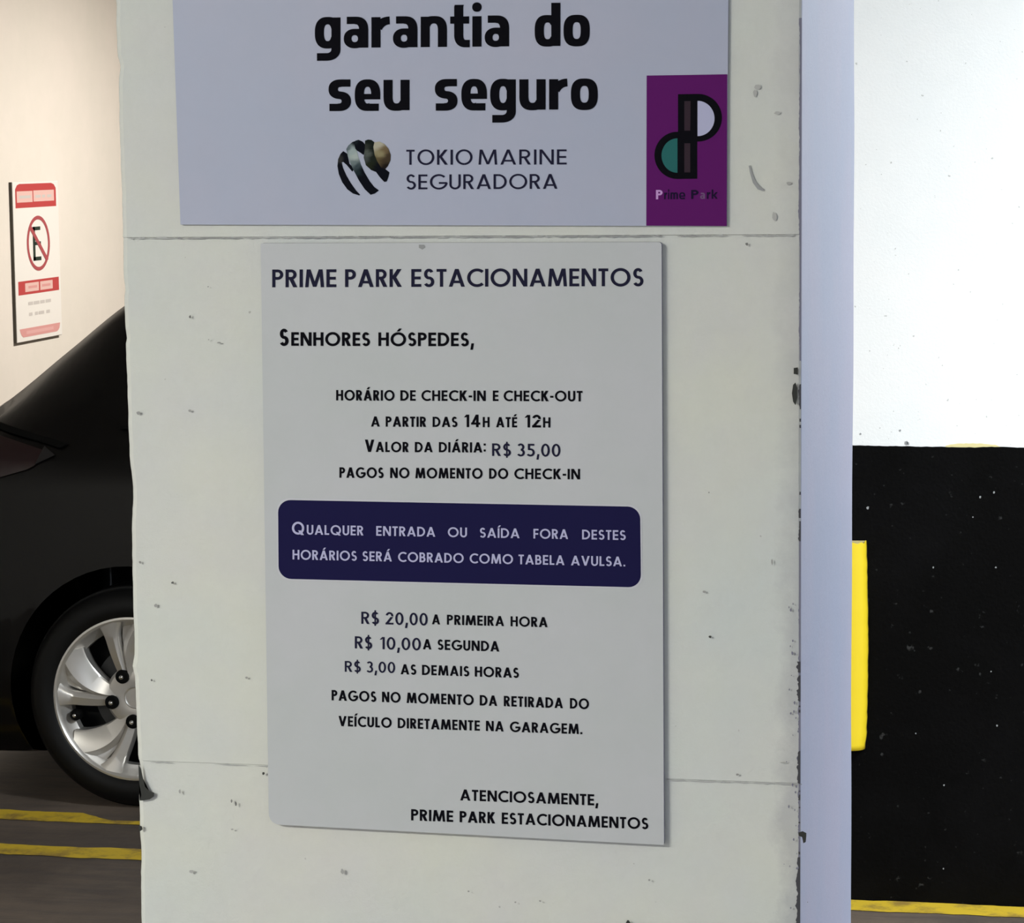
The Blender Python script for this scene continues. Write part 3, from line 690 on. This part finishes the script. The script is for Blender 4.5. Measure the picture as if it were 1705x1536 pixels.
for q in ([(.40, .285), (.45, .285), (.45, .498), (.40, .498)], [(.40, .285), (.57, .285), (.57, .308), (.40, .308)], [(.44, .38), (.575, .38), (.575, .402), (.44, .402)], [(.40, .476), (.575, .476), (.575, .50), (.40, .50)]):
    sp_('letter', q, M_Egreen, 2)
sp_('red_slash', [(.315, .285), (.36, .27), (.73, .497), (.69, .515)], M_ring, 4)
sp_('red_band', [(.055, .620), (.955, .620), (.955, .706), (.055, .706)], M_red, 1)
sp_('pale_text_block', [(.20, .635), (.50, .635), (.50, .69), (.20, .69)], M_pink2, 2)
sp_('pale_text_block', [(.53, .635), (.81, .635), (.81, .69), (.53, .69)], M_pink2, 2)
for u0, u1, v in ((.27, .46, .662), (.57, .76, .662)): sp_('faint_print', [(u0, v-.008), (u1, v-.008), (u1, v+.008), (u0, v+.008)], M_pink, 3)
for u0, u1, v in ((.26, .36, .765), (.38, .50, .765), (.52, .62, .765), (.64, .76, .765), (.27, .34, .833), (.40, .46, .833), (.48, .60, .833), (.65, .73, .833)):
    sp_('faint_print', [(u0, v-.010), (u1, v-.010), (u1, v+.010), (u0, v+.010)], M_faint, 2)
sp_('pink_band', [(.055, .918), (.955, .918), (.94, .95), (.91, .965), (.88, .972), (.13, .972), (.095, .96), (.07, .94)], M_pink, 1)['label'] = 'faded pink band'
sp_('faint_print', [(.2, .935), (.8, .935), (.8, .955), (.2, .955)], mat('rose_ink', (.78, .43, .41), .5), 2)

# ------------------------------------------------------------------ the black car
CX, CY, HW = -2.262, 5.36, .83
car = thing('parked_car', 'black car parked behind the pillar, its rear wheel and sloping tail showing', 'car', (CX, CY, 0))
ST = [ # l, half width, belt z, rail half width, rail z, centre z, sill z
 (-.76, .62, .70, .50, .76, .77, .36), (-.735, .70, .80, .58, .85, .87, .31), (-.68, .765, .87, .60, .915, .94, .14), (-.55, .80, .915, .585, .955, .985, .11),
 (-.44, .81, .93, .57, 1.01, 1.04, .11), (-.25, .82, .94, .562, 1.155, 1.185, .12), (-.08, .825, .945, .56, 1.283, 1.305, .16), (.12, .83, .945, .56, 1.385, 1.41, .18),
 (.5, .83, .94, .56, 1.42, 1.45, .18), (1.0, .83, .93, .57, 1.415, 1.45, .18), (1.35, .83, .92, .575, 1.35, 1.39, .18), (1.72, .83, .91, .61, 1.12, 1.18, .18),
 (2.02, .82, .89, .66, .92, .985, .18), (2.4, .81, .84, .6, .875, .925, .18), (2.75, .77, .75, .55, .79, .83, .2), (3.0, .67, .63, .5, .68, .71, .23), (3.06, .58, .55, .42, .58, .6, .27)]
def lerp_st(l):
    l = max(ST[0][0], min(ST[-1][0], l))
    for i in range(len(ST)-1):
        if ST[i][0] <= l <= ST[i+1][0]: break
    p0, p1, p2, p3 = ST[max(i-1, 0)], ST[i], ST[i+1], ST[min(i+2, len(ST)-1)]
    t = (l-p1[0])/(p2[0]-p1[0]); out = []
    for k in range(1, 7):
        h = p2[0]-p1[0]
        m1 = (p2[k]-p0[k])/max(p2[0]-p0[0], 1e-6)*h; m2 = (p3[k]-p1[k])/max(p3[0]-p1[0], 1e-6)*h
        out.append((2*t**3-3*t*t+1)*p1[k]+(t**3-2*t*t+t)*m1+(-2*t**3+3*t*t)*p2[k]+(t**3-t*t)*m2)
    return out
def section(l):
    wd, zb, wr, zr, zc, zs = lerp_st(l)
    return [(0, zs), (wd-.12, zs), (wd-.045, zs+.02), (wd-.018, zs+.10), (wd-.004, zs+.22), (wd, .5*(zs+zb)), (wd-.008, zb-.14), (wd-.022, zb-.055), (wd-.05, zb-.015), (wd-.075, zb+.005),
            (wr*.5+(wd-.075)*.5+.022, zb*.5+zr*.5), (wr+.02, zr-.035), (wr-.03, zr), (wr*.66, zr+(zc-zr)*.62), (wr*.33, zr+(zc-zr)*.93), (0, zc)]
def side(l, z, off=.003):
    """point on the near flank at station l and height z (y < 0)"""
    s = section(l)[3:13]
    for (ya_, za), (yb2, zb2) in zip(s, s[1:]):
        if za <= z <= zb2: t = (z-za)/max(zb2-za, 1e-6); return Vector((l, -(ya_+(yb2-ya_)*t)-off, z))
    return Vector((l, -s[-1][0]-off, s[-1][1]+off)) if z > s[-1][1] else Vector((l, -s[0][0]-off, z))
bm = bmesh.new(); NS = 130; R_ = []
for i in range(NS+1):
    l = -.76+3.82*i/NS; s = section(l)
    ring = [(-y, z) for y, z in s] + [(y, z) for y, z in s[-2:0:-1]]
    R_.append([bm.verts.new((l, y, z)) for y, z in ring])
n = len(R_[0])
for A, B in zip(R_, R_[1:]):
    for i in range(n): bm.faces.new((A[i], A[(i+1) % n], B[(i+1) % n], B[i]))
bm.faces.new(R_[0]); bm.faces.new(R_[-1][::-1])
bmesh.ops.recalc_face_normals(bm, faces=bm.faces[:])
body = obj('body', bm, M_car, car, smooth=True)
WB = 2.40; WR = .287
cuts = []
for lx in (0, WB):
    for sgn in (-1, 1):
        bm = bmesh.new(); r = bmesh.ops.create_cone(bm, cap_ends=True, segments=56, radius1=.333, radius2=.333, depth=.30)
        me = bpy.data.meshes.new('cut'); bm.to_mesh(me); bm.free(); co = bpy.data.objects.new('cut', me); C.objects.link(co)
        co.matrix_world = Matrix.Translation((CX+lx, CY+sgn*(HW-.09), WR+.01)) @ Matrix.Rotation(PI/2, 4, 'X'); cuts.append(co)
        md = body.modifiers.new('b', 'BOOLEAN'); md.operation = 'DIFFERENCE'; md.object = co; md.solver = 'EXACT'
bpy.context.view_layer.update()
dg_ = bpy.context.evaluated_depsgraph_get(); me = bpy.data.meshes.new_from_object(body.evaluated_get(dg_))
body.modifiers.clear(); old = body.data; body.data = me; me.name = 'body'
for co in cuts: bpy.data.objects.remove(co)
if not me.materials: me.materials.append(M_car)
me.materials[0] = M_car
def flank(name, poly, m, off=.004, n=5, mirror=True):
    """polygon given in (l, z) laid on both flanks with a small thickness"""
    outs = []
    for sg in ((1, -1) if mirror else (1,)):
        bm = bmesh.new()
        # dense fill: split into vertical slices so it follows the body
        ls = sorted(set([p[0] for p in poly])); lo, hi = ls[0], ls[-1]; N_ = 26; cols = []
        for i in range(N_+1):
            l = lo+(hi-lo)*i/N_; l = min(max(l, lo+1e-5), hi-1e-5); zs_ = []
            for (a, b), (c, d) in zip(poly, poly[1:]+poly[:1]):
                if (a-l)*(c-l) <= 0 and a != c: zs_.append(b+(d-b)*(l-a)/(c-a))
            za, zb2 = min(zs_), max(zs_); cols.append([side(l, za+(zb2-za)*k/n, off) for k in range(n+1)])
        V = [[bm.verts.new((p.x, p.y*sg, p.z)) for p in c] for c in cols]
        for A, B in zip(V, V[1:]):
            for k in range(n): bm.faces.new((A[k], B[k], B[k+1], A[k+1]))
        bmesh.ops.recalc_face_normals(bm, faces=bm.faces[:])
        outs.append(obj(name, bm, m, car, smooth=True))
    return outs
flank('side_window', [(.12, .985), (.70, .975), (.70, 1.36), (.22, 1.345), (.05, 1.24), (-.02, 1.05)], M_glass)
flank('side_window', [(.76, .975), (1.60, .955), (1.32, 1.30), (1.18, 1.355), (.76, 1.36)], M_glass)
flank('door_gap', [(.725, .26), (.731, .26), (.731, 1.37), (.725, 1.37)], M_trim, .0045)
flank('door_gap', [(1.66, .26), (1.666, .26), (1.70, .88), (1.694, .88)], M_trim, .0045)
flank('window_sill_strip', [(-.04, .972), (1.66, .948), (1.66, .956), (-.04, .980)], M_trim, .006)
flank('fuel_flap', [(.10, .74), (.24, .74), (.24, .86), (.10, .86)], M_car, .0025)
flank('tail_lamp', [(-.215, .915), (-.40, .958), (-.60, .95), (-.715, .90), (-.72, .80), (-.60, .79), (-.40, .835), (-.26, .875)], M_lamp, .006)
flank('lamp_tip', [(-.2, .908), (-.235, .93), (-.25, .885)], M_lampc, .0075)
flank('panel_gap', [(-.17, .935), (-.40, .985), (-.44, .992), (-.44, .979), (-.40, .970), (-.19, .925)], M_trim, .007)
flank('sill_trim', [(.36, .20), (2.04, .20), (2.04, .27), (.36, .27)], M_trim, .008)
flank('head_lamp', [(2.45, .74), (2.9, .66), (2.94, .60), (2.6, .64)], M_lampc, .006)
for l0, z in ((.52, .83), (1.34, .82)):
    for sg in (-1, 1):
        bm = bmesh.new(); box(bm, l0-.085, l0+.085, -.018, .018, z-.014, z+.014, .010); o = obj('door_handle', bm, M_car, car, smooth=True); o.location = (0, sg*.838, 0)
def cap_patch(name, l0, l1, f0_, f1_, m, off=.004):
    bm = bmesh.new(); g = []
    for i in range(15):
        l = l0+(l1-l0)*i/14; wd, zb, wr, zr, zc, zs = lerp_st(l); row = []
        for k in range(13):
            u = -1+2*k/12; uu = abs(u); zz = zr+(zc-zr)*(1-uu**2.2); row.append(bm.verts.new((l+(off if l0 > 1 else -off), u*wr*(f0_+(f1_-f0_)*i/14), zz+off*1.6)))
        g.append(row)
    for A, B in zip(g, g[1:]):
        for k in range(12): bm.faces.new((A[k], B[k], B[k+1], A[k+1]))
    bmesh.ops.recalc_face_normals(bm, faces=bm.faces[:]); return obj(name, bm, m, car, smooth=True)
cap_patch('rear_window', -.47, .02, .86, .84, M_glass); cap_patch('windscreen', 1.40, 1.98, .86, .9, M_glass)
bm = bmesh.new(); box(bm, -.775, -.70, -.60, .60, .34, .40, .015); obj('rear_bumper_trim', bm, M_trim, car)
bm = bmesh.new(); box(bm, -.782, -.765, -.20, .20, .52, .63, .004); obj('number_plate', bm, mat('grey_plate', (.3, .3, .3), .5), car)
for sg in (-1, 1):
    bm = bmesh.new(); bmesh.ops.create_uvsphere(bm, u_segments=20, v_segments=12, radius=1)
    for v in bm.verts: v.co = Vector((1.52+v.co.x*.06*(1.2 if v.co.x > 0 else .5), sg*(.90)+v.co.y*.10, .985+v.co.z*.065))
    box(bm, 1.49, 1.56, sg*.80-.04, sg*.80+.04, .945, .965, .006); obj('wing_mirror', bm, M_car, car, smooth=True)

# wheels: tyre > rim, brake disc, wheel nuts, valve
def tyre_bm():
    bm = bmesh.new(); R, r, h = WR, .209, .0925
    prof = [(r, h-.035), (r-.004, .006+0), (r, -h+.010), (r+.006, -h+.003), (r+.022, -h-.002), (r+.045, -h-.003), (R-.020, -h+.010), (R-.008, -h+.024), (R-.001, -h+.045)]
    prof += [(R, -.05), (R-.007, -.049), (R-.007, -.043), (R, -.042), (R, -.018), (R-.007, -.017), (R-.007, -.011), (R, -.010), (R, .012), (R-.007, .013), (R-.007, .019), (R, .02), (R, .044), (R-.007, .045), (R-.007, .051), (R, .052)]
    prof += [(R-.008, h-.022), (R-.022, h-.008), (r+.04, h), (r+.006, h-.006), (r, h-.012), (r, h-.035)]
    lathe(bm, prof, 96); bmesh.ops.recalc_face_normals(bm, faces=bm.faces[:]); return bm
RR = .2125; RF = -.0855     # rim radius and the plane of its face (y, outwards is negative)
def ribbon(bm, path, prof_fn, y_fn):
    """thick spoke: path of (r, angle deg), prof_fn(t) half width, y_fn(t) -> (ridge y, shoulder y, back y)"""
    P = [Vector((r*math.cos(math.radians(a)), r*math.sin(math.radians(a)))) for r, a in path]
    n = len(P); rows = []
    for i, p in enumerate(P):
        t = i/(n-1); d = (P[min(i+1, n-1)]-P[max(i-1, 0)]).normalized(); q = Vector((-d.y, d.x)); hw = prof_fn(t); yr, ys, yk, sk = y_fn(t)
        pts = [(p-q*hw, yk), (p-q*hw, ys+.004), (p-q*hw*.86, ys), (p+q*hw*sk, yr), (p+q*hw*.86, ys), (p+q*hw, ys+.004), (p+q*hw, yk)]
        rows.append([bm.verts.new((v.x, y, v.y)) for v, y in pts])
    for A, B in zip(rows, rows[1:]):
        for k in range(7): bm.faces.new((A[k], A[(k+1) % 7], B[(k+1) % 7], B[k]))
    bm.faces.new(rows[0]); bm.faces.new(rows[-1][::-1])
def bez(p0, p1, p2, n=14):
    return [((1-t)**2*p0[0]+2*t*(1-t)*p1[0]+t*t*p2[0], (1-t)**2*p0[1]+2*t*(1-t)*p1[1]+t*t*p2[1]) for t in [i/n for i in range(n+1)]]
def rim_bm():
    bm = bmesh.new()
    lathe(bm, [(RR-.034, RF+.060), (RR-.034, RF+.034), (RR-.014, RF+.010), (RR-.011, RF+.003), (RR-.006, RF-.001), (RR, RF), (RR+.001, RF+.006), (RR-.004, RF+.014), (RR-.004, RF+.05)], 96)
    lathe(bm, [(.0001, RF+.022), (.024, RF+.022), (.027, RF+.020), (.030, RF+.024), (.050, RF+.022), (.074, RF+.026), (.082, RF+.034), (.080, RF+.055)], 60)
    for k in range(5):
        b = 192+72*k
        # straight spoke from the nut to the rim
        ribbon(bm, bez((.055, b-2), (.12, b-8), (RR-.006, b-13)), lambda t: .012+.008*t+.016*max(0, t-.7)*3.3*max(0, t-.7)*3.3, lambda t: (RF+.020-.018*t, RF+.026-.020*t, RF+.050, -.35))
        # broad swept spoke beside it
        ribbon(bm, bez((.050, b-22), (.125, b-26), (RR-.006, b-47), 18), lambda t: .011+.020*math.sin(PI*min(t*.62, .5))+.006*t, lambda t: (RF+.020-.014*t, RF+.032-.020*t, RF+.056, .55))
        ribbon(bm, bez((.118, b-17), (.15, b-22), (RR-.008, b-30), 8), lambda t: .004+.022*t, lambda t: (RF+.036-.016*t, RF+.040-.018*t, RF+.058, 0))
    return bm
def wheel(lx, sg, first=None):
    rot = 0 if sg < 0 else PI
    if first:
        t = first.copy(); C.objects.link(t)
        for ch in list(first.children): c = ch.copy(); C.objects.link(c); c.parent = t
    else:
        t = obj('wheel', tyre_bm(), M_rubber, None, smooth=True)
        rm = obj('rim', rim_bm(), M_alloy, t, smooth=True); rm['label'] = 'silver alloy rim with swept double spokes'
        mdn = rm.modifiers.new('es', 'EDGE_SPLIT'); mdn.split_angle = math.radians(32)
        bm = bmesh.new(); lathe(bm, [(RR-.006, RF+.03), (RR-.02, .02), (RR-.022, .07), (.01, .07), (.0001, .07)], 64); obj('wheel_barrel', bm, M_barrel, t, smooth=True)
        bm = bmesh.new(); lathe(bm, [(.05, -.008), (.128, -.008), (.128, .004), (.05, .004)], 48); obj('brake_disc', bm, M_disc, t)
        for k in range(5):
            a = math.radians(192+72*k); c = Vector((.0625*math.cos(a), 0, .0625*math.sin(a)))
            bm = bmesh.new(); lathe(bm, [(.0001, RF+.0135), (.011, RF+.0135), (.0165, RF+.012), (.018, RF+.016), (.018, RF+.03)], 24)
            o = obj('nut_recess', bm, M_trim, t, smooth=True, loc=c); o['label'] = 'black nut cup'
            bm = bmesh.new(); lathe(bm, [(.0001, RF+.002), (.004, RF+.003), (.0065, RF+.008), (.007, RF+.014)], 12)
            obj('wheel_nut', bm, M_nut, t, smooth=True, loc=c)
        a = math.radians(197); c = Vector((.166*math.cos(a), 0, .166*math.sin(a)))
        bm = bmesh.new(); lathe(bm, [(.0001, RF+.004), (.009, RF+.005), (.014, RF+.010), (.015, RF+.03)], 20); obj('valve_cap', bm, M_trim, t, smooth=True, loc=c)
        bm = bmesh.new(); lathe(bm, [(.0001, RF+.001), (.004, RF+.002), (.0055, RF+.006)], 12); obj('valve_core', bm, M_nut, t, smooth=True, loc=c)
    t.parent = car; t.location = (lx, sg*(HW-.092), WR); t.rotation_euler = (0, 0, rot)
    return t
w1 = wheel(0, -1); wheel(WB, -1, w1); wheel(0, 1, w1); wheel(WB, 1, w1)
for lx in (0, WB):
    bm = bmesh.new(); r = bmesh.ops.create_cone(bm, cap_ends=True, segments=20, radius1=.03, radius2=.03, depth=1.3)
    bmesh.ops.rotate(bm, verts=bm.verts[:], cent=(0, 0, 0), matrix=Matrix.Rotation(PI/2, 3, 'X')); obj('axle', bm, M_trim, car, loc=(lx, 0, WR))
